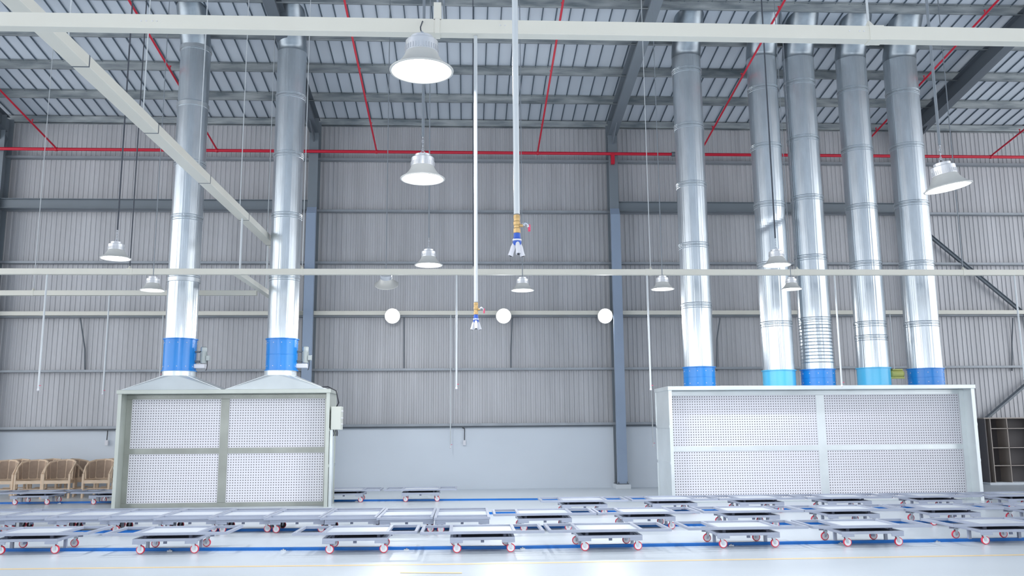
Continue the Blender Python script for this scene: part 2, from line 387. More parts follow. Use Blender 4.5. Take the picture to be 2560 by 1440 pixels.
# ------------------------------------------------------------------ air drops
def air_drop(x, Y, ztop, zbot, r, label, full=True, rz=0., mt=None):
    t = empty('air_drop_pipe', (x, Y, zbot), rz, label, 'air pipe', 'hanging air pipes')
    k = r/.0135 if full else 1
    L = ztop-zbot
    if not full:
        g = MB(); g.tube([(0, 0, .05), (0, 0, L)], r, 8); g.build('pipe', M_pipe, t)
        g = MB(); g.lathe([(.016, .0), (.026, .012), (.016, .05), (.014, .12)], 10, cap=True); g.build('coupling', M_whitef, t)
        g = MB(); g.bar((0, 0, .10), (.05, -.01, .10), .012, .012); g.build('valve_handle', M_pink, t)
        return t
    g = MB(); g.tube([(0, 0, .21), (0, 0, L)], r, 14); g.build('pipe', M_pipe, t)
    g = MB(); g.lathe([(.0, .205), (.016, .205), (.017, .19), (.0155, .185), (.0155, .175), (.0175, .17), (.0175, .155), (.015, .15), (.015, .14), (.0175, .135), (.0175, .115), (.015, .11), (0, .11)][::-1], 6, flat=True)
    g.tube([(0, 0, .152), (.03, 0, .152)], .008, 8)
    v = g.build('ball_valve', M_brass, t)
    g = MB(); g.tube([(.03, 0, .155), (.042, -.002, .166), (.055, -.004, .158), (.060, -.004, .145)], .0075, 6); g.build('handle_stem', M_chrome, v)
    g = MB(); g.box(.056, .068, -.010, .004, .122, .158); g.build('valve_handle', M_pink, v, bevel=.003)
    g = MB(); g.lathe([(0, .112), (.016, .112), (.018, .085), (.022, .078), (.022, .062), (.016, .05), (0, .05)][::-1], 18); mf = g.build('manifold', M_bluef, t)
    g = MB(); g.lathe([(.0225, .072), (.0232, .072), (.0232, .080), (.0225, .080)], 18); g.build('ring', M_whitef, mf)
    for a in (-PI/2, PI/6, 5*PI/6):
        ux, uy = math.cos(a), math.sin(a)
        g = MB(); pts = [(ux*.012, uy*.012, .065), (ux*.022, uy*.022, .04), (ux*.030, uy*.030, .018), (ux*.036, uy*.036, -.0)]
        g.tube(pts, .01, 12, radii=[.009, .0125, .0115, .0135]); c = g.build('hose_coupling', M_whitef, mf)
        g = MB(); g.tube([(ux*.0355, uy*.0355, .001), (ux*.037, uy*.037, -.003)], .007, 10); g.build('socket', M_black, c)
    return t
p = on_y(1190, 823, YN); xN = p.x; zb = p.z
air_drop(xN, YN, ZT-.06, zb, .0145, 'white air drop pipe with brass valve hanging from the near trunking')
YP = 4.25
p1 = on_y(1293, 638, YP)
air_drop(p1.x, YP, 6.5, p1.z, .0155, 'nearest and thickest white air pipe with red handled brass valve', rz=.12)
g = MB(); g.bar((p1.x, YP, 6.5), (p1.x, YN-.05, 6.5), .04, .04); g.tube([(p1.x, YP, 6.5), (p1.x, YP, roof_z(YP)-.2)], .0155, 8); tag(g.build('pipe_support', M_pipe), 'white pipe support arm above the near air pipe', 'support')
for px, py, Y, lb in ((95, 977, YM, 'hanging at the far left'), (257, 987, YL, 'hanging just left of the left booth'), (1141, 973, YM, 'hanging over the empty middle of the wall'),
                      (1627, 976, YM, 'hanging just left of the right booth'), (2105, 968, YM, 'hanging between the ducts of the right booth'), (2562, 950, YM, 'hanging at the right edge'),
                      (1126, 1121, YF-.0, 'reaching low on the pale wall right of the left booth'), (1633, 1117, YF, 'reaching low beside the right booth'), (2236, 932, YF, 'behind the two rightmost ducts'), (399, 945, YF, 'behind the leftmost duct')):
    p = on_y(px, py, Y)
    air_drop(p.x, Y, ZT-(.0555 if abs(Y-YF) < .1 else .0575 if abs(Y-YL) < .1 else .0585), p.z, .019 if Y < 21 else .015, 'thin white air pipe '+lb, full=False)

# ------------------------------------------------------------------ high bay lamps
def make_lamp(hot=False):
    t = empty('high_bay_lamp', (0, 0, 0), 0, 'x', 'lamp', 'high bay lamps')
    o = [(.212, -.004), (.214, .002), (.202, .008), (.165, .036), (.138, .066), (.120, .094), (.106, .128)]
    i_ = [(.095, .130), (.109, .093), (.132, .056), (.162, .026), (.196, .001), (.206, -.004)]
    g = MB(); g.lathe(o, 40, soft=True); g.lathe([(.212, -.004), (.200, -.005), (.196, .001)], 40); g.build('lamp_shade', M_shade, t)
    g = MB(); g.lathe([(.198, .001), (.160, .024), (.130, .054), (.107, .091), (.094, .128), (0, .128)], 40, soft=True); g.build('reflector', M_refl, t)
    g = MB(); g.lathe([(.185, .016), (.150, .022), (.1, .026), (0.0001, .028)][::-1], 32); g.build('lens', M_lens_hot if hot else M_lens, t)
    g = MB(); n = 36; pr = [(.100, .118), (.109, .124), (.109, .203), (.104, .208), (.0, .208)]
    g.lathe(pr, 40)
    for k in range(n):
        a = 2*PI*k/n; c, s = math.cos(a), math.sin(a)
        g.bar((c*.109, s*.109, .130), (c*.109, s*.109, .165), .006, .010, (c, s, 0))
    g.build('heat_sink', M_alu, t)
    g = MB(); g.lathe([(.074, .208), (.076, .212), (.076, .238), (.070, .240), (0, .240)], 30); g.build('driver_cap', M_alu, t)
    g = MB(); g.tube([(-.02, 0, .24), (-.02, 0, .265), (0, 0, .28), (.02, 0, .265), (.02, 0, .24)], .004, 6); g.build('hook', M_chrome, t)
    l = bpy.data.lights.new('lamp_light', 'AREA'); l.shape = 'DISK'; l.size = .30; l.energy = FLOOD_W if hot else LAMP_W; l.color = (.97, .985, 1)
    lo = bpy.data.objects.new('lamp_light', l); COL.objects.link(lo); lo.parent = t; lo.location = (0, 0, -.01)
    return t
def lamp_cord(t, Y, z, mt, chain=True, r=.008):
    c = MB(); z0 = .28
    if chain:
        for k in range(4):
            zc = .29+k*.042
            pts = [(.008*math.cos(a), 0, .018*math.sin(a)) for a in [2*PI*j/8 for j in range(9)]]
            if k % 2: pts = [(0, p[0], p[2]) for p in pts]
            c.tube([(p[0], p[1], p[2]+zc) for p in pts], .003, 5, cap=False)
        c.build('chain', M_chrome, t); z0 = .44
    g = MB(); g.tube([(0, 0, z0-.02), (0, 0, roof_z(Y)-z-.02)], r, 8); g.build('suspension_cord', mt, t)
lamp0 = make_lamp(); first = [lamp0]
def lamp(x, Y, z, label, rot=None, cord=M_rod, r=.009, chain=True, D=1.):
    if first: l = first.pop(); l.location = (x, Y, z); l['label'] = label; l.scale = (1, 1, 1)
    else: l = copy_tree(lampP, (x, Y, z), (0, 0, 0), label)
    rr = rot or (0, 0, 0)
    LAMPS.append((l, Y, z, cord, r, chain, rr))
    return l
LAMPS = []
lampP = lamp0
specs = [(-.342, 6.28, 4.29, 'largest and nearest lamp, glowing in front of the near trunking', None, M_cord, .004, False),
 (-.42, 8.06, 3.965, 'second largest lamp, hanging directly below the nearest one', None, M_rod, .014, True),
 (-.57, 12.87, 4.04, 'small lamp in the middle column just above the mid trunking', None, M_rod, .010, True),
 (-5.04, 12.55, 4.07, 'small lamp left of the leftmost duct above the mid trunking', None, M_cord, .012, True),
 (-5.49, 15.33, 4.05, 'small lamp just below the mid trunking beside the leftmost duct', None, M_rod, .008, False),
 (-1.70, 18.35, 4.66, 'unlit looking lamp tipped away, half hidden under the mid trunking', (.62, 0, 0), M_rod, .008, False),
 (1.01, 15.52, 4.08, 'small lamp under the mid trunking above the middle flood lamp', None, M_rod, .008, False),
 (3.54, 15.38, 4.08, 'small lamp under the mid trunking left of the right booth ducts', None, M_rod, .008, False),
 (6.54, 17.0, 4.34, 'small lamp under the mid trunking in front of the right ducts', None, M_rod, .008, False),
 (4.71, 12.78, 4.03, 'lamp on a dark cord just above the mid trunking in front of the ducts', None, M_cord, .012, True),
 (4.50, 7.67, 3.80, 'large tilted lamp at the far right', (0, -.16, 0), M_rod, .014, True)]
for k in range(6):  # extra lamps added out of view to light the hall
    for j, Y in enumerate((-2.0, -8, -14)):
        specs.append((-12.5+k*5, Y-(k % 2)*.0, 4.05, 'added unseen high bay lamp behind the viewpoint in row %d, position %d' % (j+1, k+1), None, M_rod, .009, False))
for s in specs: lamp(s[0], s[1], s[2], s[3], s[4], s[5], s[6], s[7])
for l, Y, z, cm, r, ch, rr in LAMPS:
    if rr != (0, 0, 0): l.rotation_euler = rr
    c0 = l.location
    if rr != (0, 0, 0):
        # cord hangs straight although the lamp head is tilted
        pass
    if l is lampP:                              # the nearest lamp hangs from the trunking on a short lead
        l.scale = (1.137,)*3
        g = MB(); g.tube([(0, 0, .27), (-.012, .06, .32), (-.018, .14, .38), (-.01, (YN-.05-Y)/1.137, (4.835-z)/1.137)], .0045, 6); g.build('suspension_cord', M_cord, l)
        continue
    if abs(Y-18.35) < .01: l.scale = (1.19,)*3
    lamp_cord(l, Y, z, cm, ch, r)
    if rr != (0, 0, 0):
        inv = Matrix.Rotation(-rr[0], 4, 'X') @ Matrix.Rotation(-rr[1], 4, 'Y')
        hookp = Vector((0, 0, .27))
        for ch_ in kids(l):
            if ch_.name.startswith(('suspension_cord', 'chain')):
                q = inv.to_3x3(); off = hookp - q @ hookp
                ch_.matrix_parent_inverse = Matrix.Translation(off) @ inv
# flood lamps facing into the hall
flood0 = make_lamp(True); ff = [flood0]
def flood(x, Y, z, rot, label, grp):
    if ff: l = ff.pop(); l.location = (x, Y, z); l.rotation_euler = rot; l['label'] = label
    else: l = copy_tree(flood0, (x, Y, z), rot, label)
    l['group'] = grp
    if 'back wall' in grp:                      # back wall light kept weak to limit glare on the floor
        for k_ in kids(l):
            if k_.type == 'LIGHT':
                k_.data = k_.data.copy(); k_.data.energy = 45.
    return l
for px, lb in ((981, 'left'), (1259, 'middle'), (1513, 'right')):
    p = on_y(px, 790, YF-.33)
    l = flood(p.x, YF-.33, p.z, (-1.38, 0, 0), 'glaring round flood lamp facing the viewer, %s one of three on the rear trunking' % lb, 'flood lamps on the back wall')
    g = MB(); g.bar((0, 0, .23), (0, .02, .29), .04, .02); g.build('bracket', M_steel_dark, l)
for k in range(7):  # unseen lamps assumed here to light the ducts and back wall
    flood(-15+k*5, YB+.6, 4.9, (1.42, 0, 0), 'unseen flood lamp assumed on the wall behind the viewpoint, number %d' % (k+1), 'unseen flood lamps on the front wall')

# ------------------------------------------------------------------ spray booths
def perf_panel(x0, x1, z0, z1, pitch=.0545, r=.0108, name='perforated_panel', parent=None, y=0.):
    nx = max(1, round((x1-x0-.03)/pitch)); nz = max(1, round((z1-z0-.03)/pitch))
    ax = (x1-x0)/nx; az = (z1-z0)/nz
    vs = []; fs = []
    for i in range(nx):
        for j in range(nz):
            cx, cz = x0+(i+.5)*ax, z0+(j+.5)*az; o = len(vs)
            for (a, b) in ((-1, -1), (0, -1), (1, -1), (1, 0), (1, 1), (0, 1), (-1, 1), (-1, 0)):
                vs.append((cx+a*ax/2, y, cz+b*az/2))
            for (a, b) in ((-1, -1), (0, -1), (1, -1), (1, 0), (1, 1), (0, 1), (-1, 1), (-1, 0)):
                q = math.hypot(a, b); vs.append((cx+a/q*r, y, cz+b/q*r))
            for k in range(8):
                k2 = (k+1) % 8; fs.append((o+k, o+k2, o+8+k2, o+8+k))
    g = MB(); g.add(vs, fs); return g.build(name, M_perf, parent)

def booth(name, xa, xb, yf, yfilt, yr, Hh, xm, label, mt, lip, fw, zr, fmt=None):
    """xa..xb outer width, open front at yf, filter face at yfilt, rear yr; zr=(z bottom, mid low, mid high, top) of panels"""
    t = empty(name, (0, 0, 0), 0, label, 'spray booth'); T = .035
    for x, s in ((xa, 1), (xb, -1)):
        g = MB(); x2 = x+s*T
        g.box(min(x, x2), max(x, x2), yf, yr, 0, Hh-.02)
        g.box(min(x-s*.004, x+s*.07), max(x-s*.004, x+s*.07), yf-.006, yf+.012, 0, Hh-.02)     # folded front edge
        g.box(min(x-s*.012, x), max(x-s*.012, x), yf, yr, .83, .89); g.box(min(x-s*.012, x), max(x-s*.012, x), yf, yr, 1.60, 1.66)
        g.build('side_wall', mt, t)
    g = MB(); g.box(xa-.012, xb+.012, yr-.02, yr, 0, Hh); g.build('rear_wall', mt, t)
    g = MB(); g.box(xa-lip, xb+lip, yf-.04, yr+.02, Hh-.085, Hh); g.build('roof_cap', mt, t, bevel=.006)
    # filter frame members
    z0, z1, z2, z3 = zr; xl, xr_ = xa+T, xb-T
    g = MB(); y0, y1 = yfilt-.03, yfilt+.02
    g.box(xl, xr_, y0, y1, 0, z0); g.box(xl, xr_, y0, y1, z3, Hh-.09); g.box(xl, xr_, y0-.004, y1, z1, z2)
    g.box(xl, xl+fw, y0-.002, y1, z0, z3); g.box(xr_-fw, xr_, y0-.002, y1, z0, z3); g.box(xm-.09, xm+.09, y0-.008, y1, z0, z3)
    g.build('filter_frame', fmt or mt, t, bevel=.004)
    for (pxa, pxb) in ((xl+fw, xm-.09), (xm+.09, xr_-fw)):
        for (za, zb) in ((z0, z1), (z2, z3)):
            o = perf_panel(pxa, pxb, za, zb, y=yfilt-.02, parent=t)
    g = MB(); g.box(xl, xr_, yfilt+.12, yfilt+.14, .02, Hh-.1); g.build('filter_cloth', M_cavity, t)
    return t
# left booth
LB = booth('spray_booth', -7.46, -2.97, 19.2, 19.62, 20.12, 2.50, -5.30, 'left spray booth with two hoods and white perforated panels', M_zinc, .03, .12, (.09, 1.13, 1.25, 2.31), M_zincd)
YD = 19.66
def hood(cx, w, yf, yr, z0, z1, r, par):
    n = 32; top = [(cx+r*math.cos(2*PI*k/n), YD+r*math.sin(2*PI*k/n), z1) for k in range(n)]
    cor = [(cx+w/2, yr, z0), (cx-w/2, yr, z0), (cx-w/2, yf, z0), (cx+w/2, yf, z0)]
    g = MB()
    for q in range(4):
        for k in range(8): g.add([cor[q], top[q*8+k], top[(q*8+k+1) % n]], [(0, 2, 1)], False)
        g.add([cor[q], cor[(q+1) % 4], top[((q+1)*8) % n]], [(0, 1, 2)])
        a, b = Vector(cor[q]), Vector(top[(q*8+4) % n])
        g.bar(a, b, .014, .010)
    g.build('exhaust_hood', M_zincw, par)
    g = MB(); g.lathe([(r+.004, z1-.005), (r+.004, z1+.095), (r+.012, z1+.10), (r-.01, z1+.10)], 40, (cx, YD, 0)); g.build('hood_collar', M_zincw, par)
DL = [(-6.36, -6.36), (-4.12, -4.12)]
for cx, w in ((-6.36, 2.12), (-4.14, 2.16)):
    hood(cx, w, 19.22, 20.1, 2.50, 2.82, .345, LB)
# screws and stains along the left booth header
g = MB()
for k in range(26): g.lathe([(.007, -.004), (.007, 0)], 6, (-7.2+k*.165+rnd.uniform(-.04, .04), 19.588, 2.36+rnd.uniform(-.02, .02)), axis='y', cap=True)
g.build('rivets', M_wheel, LB)
# control cabinet on the right flank
CAB = empty('control_cabinet', (-2.955, 19.35, 1.62), 0, 'cream electrical cabinet fixed to the right side of the left booth', 'electrical cabinet')
g = MB(); g.box(.012, .23, -.10, .22, 0, .50); g.build('cabinet_body', M_cabinet, CAB, bevel=.006)
g = MB(); g.box(.02, .222, -.112, -.10, .01, .49); g.build('door', M_cabinet, CAB, bevel=.004)
g = MB()
for z in (.12, .25, .40): g.lathe([(.016, .23), (.016, .262), (.010, .265)], 10, (0, -.02, z), axis='x', cap=True)
g.build('knob', M_whitef, CAB)
g = MB()
for dx in (.06, .10, .13): g.tube([(dx, .02, .0), (dx+.02, .0, -.07), (dx+.01, .02, -.13)], .011, 6)
g.build('cable_stub', M_black, CAB)
g = MB(); g.tube([(-3.25, 19.3, 2.53), (-3.02, 19.25, 2.55), (-2.84, 19.24, 2.46), (-2.78, 19.25, 2.2), (-2.84, 19.32, 2.11)], .014, 8)
tag(g.build('power_cable', M_black), 'black cable looping from the hood to the cream cabinet', 'cable')
g = MB(); g.box(-2.962, -2.90, 19.28, 19.5, .0, 1.62); g.build('cable_channel', M_zincw, LB)
# right booth
RB = booth('spray_booth', 4.35, 11.14, 18.7, 19.12, 20.02, 2.49, 7.83, 'right spray booth, the wider one carrying five ducts', M_zincw, .02, .06, (.03, 1.09, 1.20, 2.30))
# side extension seen on the inside right
g = MB(); g.box(10.72, 10.735, 18.72, 19.1, .0, 2.38); 
g = MB(); g.box(11.0, 11.105, 19.06, 19.09, 0, 2.4); g.build('corner_post', M_zincw, RB)

# ------------------------------------------------------------------ ducts with fans
def duct(cx, z0, zf, r, fan_mat, label, seams, motor=True, top_z=10.42, flex=None, bolts=True, dent=None, zfan_lines=True, ymotor=False, fan_seam=True, bands=()):
    t = empty('exhaust_duct', (cx, YD, z0), 0, label, 'exhaust duct', 'exhaust ducts rising to the roof')
    # fan housing
    h = zf-z0
    g = MB(); g.lathe([(r, 0), (r+.025, 0), (r+.025, .02), (r, .02), (r, h*.49)] + ([(r+.004, h*.495), (r+.004, h*.505)] if fan_seam else []) + [(r, h*.51), (r, h-.02), (r+.025, h-.02), (r+.025, h), (r-.02, h)], 48)
    if bolts:
        g.m(1)
        for k in range(12):
            a = 2*PI*(k+.3)/12
            for z in (.10, h-.10):
                c, s_ = math.cos(a), math.sin(a)
                g.bar((c*r, s_*r, z), (c*(r+.010), s_*(r+.010), z), .014, .014)
        g.m(0)
    f = g.build('fan_housing', [fan_mat, M_wheel], t)
    # pipe sections
    zs = [h]+[s-z0 for s in seams]+[top_z-z0]
    rr = r-.012
    for i in range(len(zs)-1):
        a, b = zs[i], zs[i+1]; pr = []
        if i: pr += [(rr+.006, a), (rr+.006, a+.006), (rr+.016, a+.013), (rr+.006, a+.020), (rr+.006, a+.040), (rr+.016, a+.047), (rr+.006, a+.054), (rr, a+.06)]
        else: pr += [(rr, a)]
        if flex and i < flex:
            nn = int((b-a)/.085)
            for k in range(1, nn):
                zz = a+.06+k*(b-a-.12)/nn; pr += [(rr+rnd.uniform(-.004, .0), zz), (rr+.007, zz+.012), (rr+rnd.uniform(-.004, 0), zz+.024)]
        else:
            nn = 26 if dent and abs((a+b)/2+z0-dent) < (b-a)/2+.01 else 4
            for k in range(1, nn): pr.append((rr, a+.062+(b-a-.124)*k/nn))
        if i < len(zs)-2: pr += [(rr, b-.07), (rr+.012, b-.063), (rr, b-.056), (rr, b-.026), (rr+.012, b-.019), (rr, b-.012), (rr, b)]
        else: pr += [(rr, b)]
        g = MB(); g.lathe(pr, 48)
        # slight out-of-round crinkle of the hand-made sheet
        g.v = [(x*(1+.006*math.sin(3*math.atan2(y, x)+z*1.7+cx)+.003*math.sin(7*math.atan2(y, x)+cx*3+z)), y*(1+.005*math.sin(5*math.atan2(y, x)+i)), z) for x, y, z in g.v]
        if dent and abs((a+b)/2+z0-dent) < (b-a)/2+.01:
            g.v = [(x*(1-.03*math.exp(-((z+z0-dent-x*.45)/.11)**2)*(1 if y < 0 else 0)), y*(1-.06*math.exp(-((z+z0-dent-x*.45)/.10)**2)*(1 if y < 0 else 0)), z) for x, y, z in g.v]
        g.build('duct_section', M_galv, t)
    # elbow bending forward through the roof
    g = MB(); R_ = .5; pts = []; a_end = .52
    for k in range(7):
        a = a_end*k/6; pts.append((0, -R_*(1-math.cos(a)), zs[-1]+R_*math.sin(a)))
    e = pts[-1]; d = (0, -math.sin(a_end), math.cos(a_end)); pts.append((0, e[1]+d[1]*1.15, e[2]+d[2]*1.15))
    g.tube(pts, rr+.004, 40, cap=False); e_ = g.build('elbow', M_elbow, t)
    g = MB(); c = Vector(e); dv = Vector(d); g.tube([c+dv*.50, c+dv*.54], rr+.03, 40, cap=False); g.tube([c+dv*.30, c+dv*.33], rr+.012, 40, cap=False); g.build('flange', M_galv_b, e_)
    for bz in bands:
        g = MB(); g.lathe([(rr+.002, bz-z0-.05), (rr+.022, bz-z0-.045), (rr+.022, bz-z0+.045), (rr+.002, bz-z0+.05)], 48); g.build('clamp_band', M_galv_b, t)
    if ymotor:
        g = MB(); g.lathe([(0, r+.02), (.07, r+.02), (.085, r+.05), (.085, r+.30), (.07, r+.33), (0, r+.33)], 20, (0, .0, .30), axis='x'); g.box(r+.06, r+.30, -.06, .06, .38, .41); mo = g.build('motor', M_ymotor, t)
        g = MB(); g.box(r-.01, r+.34, -.05, .05, .19, .225); g.build('motor_mount', M_ymotor, t)
        motor = False
    if motor:
        mm_ = M_ymotor if ymotor else M_motor
        mb_ = MB(); mb_.lathe([(.0, .18), (.062, .18), (.066, .20), (.066, .44), (.070, .45), (.070, .53), (.05, .55), (0, .55)], 20, (r+.17, .0, 0))
        for k in range(14):
            a = 2*PI*k/14; mb_.bar((r+.17+math.cos(a)*.07, math.sin(a)*.07, .21), (r+.17+math.cos(a)*.07, math.sin(a)*.07, .43), .006, .012, (math.cos(a), math.sin(a), 0))
        mo = mb_.build('motor', mm_, t)
        g = MB(); g.box(r+.235, r+.31, -.05, .05, .24, .35); g.build('terminal_box', mm_, mo, bevel=.004)
        g = MB(); g.tube([(r+.26, -.02, .24), (r+.27, -.03, .14), (r+.255, -.03, .04), (r+.235, -.02, .02)], .008, 6); g.build('motor_cable', M_black, mo)
        g = MB(); g.box(r-.01, r+.22, -.09, .09, .07, .16); g.build('belt_guard', M_whitef, t, bevel=.006)
        g = MB(); g.box(r+.0, r+.10, -.06, .06, .20, .24); g.box(r+.0, r+.10, -.06, .06, .42, .45); g.build('motor_mount', M_steel_dark, t)
    return t
def zpx(y, x=1280): return on_y(x, y, YD).z
duct(-6.36, 2.92, zpx(848, 455), .35, M_blue, 'leftmost galvanised duct on the left booth, blue fan with motor', [zpx(y, 470) for y in (697, 548, 412, 266, 127)], fan_seam=False, bands=[zpx(y, 470) for y in (702, 268, 126)])
duct(-4.12, 2.92, zpx(848, 709), .345, M_blue, 'second duct from the left, blue fan housing with middle seam', [zpx(y, 720) for y in (697, 543, 392, 246, 110)])
duct(5.30, 2.49, zpx(918, 1747), .355, M_blue, 'leftmost duct of the right booth, standing apart from the others', [zpx(y, 1725) for y in (766, 617, 466, 321, 183)], motor=False)
duct(7.15, 2.49, zpx(926, 1947), .365, M_cyan, 'dented duct with light blue fan behind the small lamps', [zpx(y, 1920) for y in (812, 664, 516, 372, 228)], motor=False, dent=zpx(560, 1925), bolts=False, fan_seam=False)
duct(8.06, 2.49, zpx(924, 2042), .375, M_blue, 'middle duct of the right booth with crinkled flexible lower part', [zpx(y, 2015) for y in (802, 648, 500, 353, 214)], motor=False, flex=1)
duct(9.37, 2.49, zpx(920, 2177), .365, M_cyan, 'fourth duct of the right booth with light blue fan and yellowish motor', [zpx(y, 2145) for y in (846, 812, 663, 522, 378, 232)], motor=True, ymotor=True, bolts=False, fan_seam=False)
duct(10.60, 2.49, zpx(922, 2306), .39, M_blue, 'rightmost duct of the right booth with dark blue fan', [zpx(y, 2270) for y in (812, 663, 514, 372, 238)], motor=False)
# pale slip collar under the leftmost duct's fifth section
g = MB()

# ------------------------------------------------------------------ trolleys
def make_trolley(long_y=False):
    t = empty('platform_trolley', (0, 0, 0), 0, 'x', 'trolley')
    cw, cd = .855, .80; z0, z1 = .165, .202
    g = MB(); b = .045
    g.box(-cw/2, cw/2, -cd/2, -cd/2+b, z0, z1); g.box(-cw/2, cw/2, cd/2-b, cd/2, z0, z1)
    g.box(-cw/2, -cw/2+b, -cd/2+b, cd/2-b, z0, z1); g.box(cw/2-b, cw/2, -cd/2+b, cd/2-b, z0, z1)
    for sx in (-1, 1):
        for sy in (-1, 1):
            xa, xb = sorted((sx*cw/2, sx*(cw/2-.17))); ya, yb = sorted((sy*cd/2, sy*(cd/2-.012)))
            g.box(xa, xb, ya-.001, yb+.001, z0-.034, z0+.001)
            ya, yb = sorted((sy*cd/2, sy*(cd/2-.13)))
            g.box(xa, xb, ya, yb, z0-.006, z0)
    g.build('chassis_frame', M_tro, t, bevel=.003)
    g = MB(); g.box(-.022, .022, -cd/2-.0, -cd/2+.02, z0-.03, z0-.002); g.box(-.022, .022, cd/2-.02, cd/2, z0-.03, z0-.002)
    g.box(-.015, .015, -cd/2+b, cd/2-b, z0+.002, z0+.012); g.build('cross_tie', M_trod, t)
    # dark tray put in for the shade under the platform, its front edge bowed, with the lift studs standing on it
    g = MB(); xs_ = [-cw/2+b+(cw-2*b)*k/12 for k in range(13)]
    fr = [-cd/2+b+.02+.085*max(0, 1-abs(x)/.30)**.6 for x in xs_]
    top = [(x, y, z1-.02) for x, y in zip(xs_, fr)]+[(x, cd/2-b, z1-.012) for x in xs_]
    bot = [(x, y, z-.008) for x, y, z in top]
    fs = [(k, k+1, 14+k, 13+k) for k in range(12)]+[(26+k, 39+k, 40+k, 27+k) for k in range(12)]+[(k, 26+k, 27+k, k+1) for k in range(12)]
    g.add(top+bot, fs)
    for x in (-.30, .30):
        g.box(x-.02, x+.02, -cd/2+.10, -cd/2+.13, z1-.02, .246); g.box(x-.02, x+.02, .12, .15, z1-.02, .246)
    for sx in (-1, 1):
        for k in range(3): g.box(sx*(cw/2-.085-.03*k)-.008, sx*(cw/2-.085-.03*k)+.008, -cd/2+.08, cd/2-.08, z1-.018, z1-.006)
    g.build('lift_shade_tray', M_trod, t)
    # table frame
    W_, D_ = 1.64, .84; z0f, z1f = .245, .281; b = .042
    g = MB()
    if not long_y:
        g.box(-W_/2, W_/2, -D_/2, -D_/2+b, z0f, z1f); g.box(-W_/2, W_/2, D_/2-b, D_/2, z0f, z1f)
        for x in (-W_/2+b/2, -.42, .42, W_/2-b/2): g.box(x-b/2, x+b/2, -D_/2+b, D_/2-b, z0f, z1f-.001)
    else:
        W2 = .862
        g.box(-W2/2, -W2/2+b, -W_/2, W_/2, z0f, z1f); g.box(W2/2-b, W2/2, -W_/2, W_/2, z0f, z1f)
        for y in (-W_/2+b/2, -.42, .42, W_/2-b/2): g.box(-W2/2+b, W2/2-b, y-b/2, y+b/2, z0f, z1f-.001)
    g.build('table_frame', M_tro, t, bevel=.003)
    g = MB()
    if not long_y: g.box(-.40, .40, -D_/2+b, D_/2-b, z0f+.001, z0f+.012)
    else: g.box(-W2/2+b, W2/2-b, -.40, .40, z0f+.001, z0f+.012)
    g.build('platform_board', M_plat, t)
    for sx in (-1, 1):
        g = MB(); g.box(sx*.36-.02, sx*.36+.02, -.02, .02, .035, z0); g.box(sx*.36-.02, sx*.36+.02, -.32, .32, z0, z0+.03)
        g.build('guide_post', M_tro, t)
    # casters
    for sx in (-1, 1):
        for sy in (-1, 1):
            cx, cy = sx*.355, sy*.335
            g = MB(); g.box(cx-.04, cx+.04, cy-.04, cy+.04, z0-.012, z0-.006); g.lathe([(.026, z0-.03), (.026, z0-.012)], 14, (cx, cy, 0), cap=True)
            wx = cx+(.02 if sy < 0 else -.015)
            for s2 in (-1, 1): g.add([(cx-.022, cy+s2*.024, z0-.03), (cx+.022, cy+s2*.024, z0-.03), (wx+.012, cy+s2*.024, .045), (wx-.012, cy+s2*.024, .045),
                                      (cx-.022, cy+s2*.020, z0-.03), (cx+.022, cy+s2*.020, z0-.03), (wx+.012, cy+s2*.020, .045), (wx-.012, cy+s2*.020, .045)],
                                     [(0, 1, 2, 3), (4, 7, 6, 5), (0, 4, 5, 1), (1, 5, 6, 2), (2, 6, 7, 3), (3, 7, 4, 0)])
            g.box(cx-.024, cx+.024, cy-.024, cy+.024, z0-.036, z0-.03)
            c = g.build('caster', M_chrome, t)
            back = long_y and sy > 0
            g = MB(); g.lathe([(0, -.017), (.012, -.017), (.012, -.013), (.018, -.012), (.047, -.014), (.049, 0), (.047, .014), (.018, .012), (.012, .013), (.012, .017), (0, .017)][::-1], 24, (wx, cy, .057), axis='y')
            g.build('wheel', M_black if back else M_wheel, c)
            g = MB(); g.lathe([(.046, -.0165), (.055, -.014), (.057, 0), (.055, .014), (.046, .0165)][::-1], 28, (wx, cy, .057), axis='y'); g.build('tyre', M_tyre, c)
    return t
trA = make_trolley(False); usedA = [trA]
def trolley(px, pybar, label, group, rz=0., nearY=None):
    """px, pybar: centre of the front chassis bar's lower edge in the survey"""
    p = on_z(px, pybar, .165)
    loc = (p.x, p.y+.40, 0)
    if nearY: loc = (p.x, nearY+.40, 0)
    if usedA:
        t = usedA.pop(); t.location = loc; t.rotation_euler = (0, 0, rz); t['label'] = label; t['group'] = group
    else: t = copy_tree(trA, loc, (0, 0, rz), label, group)
    return t
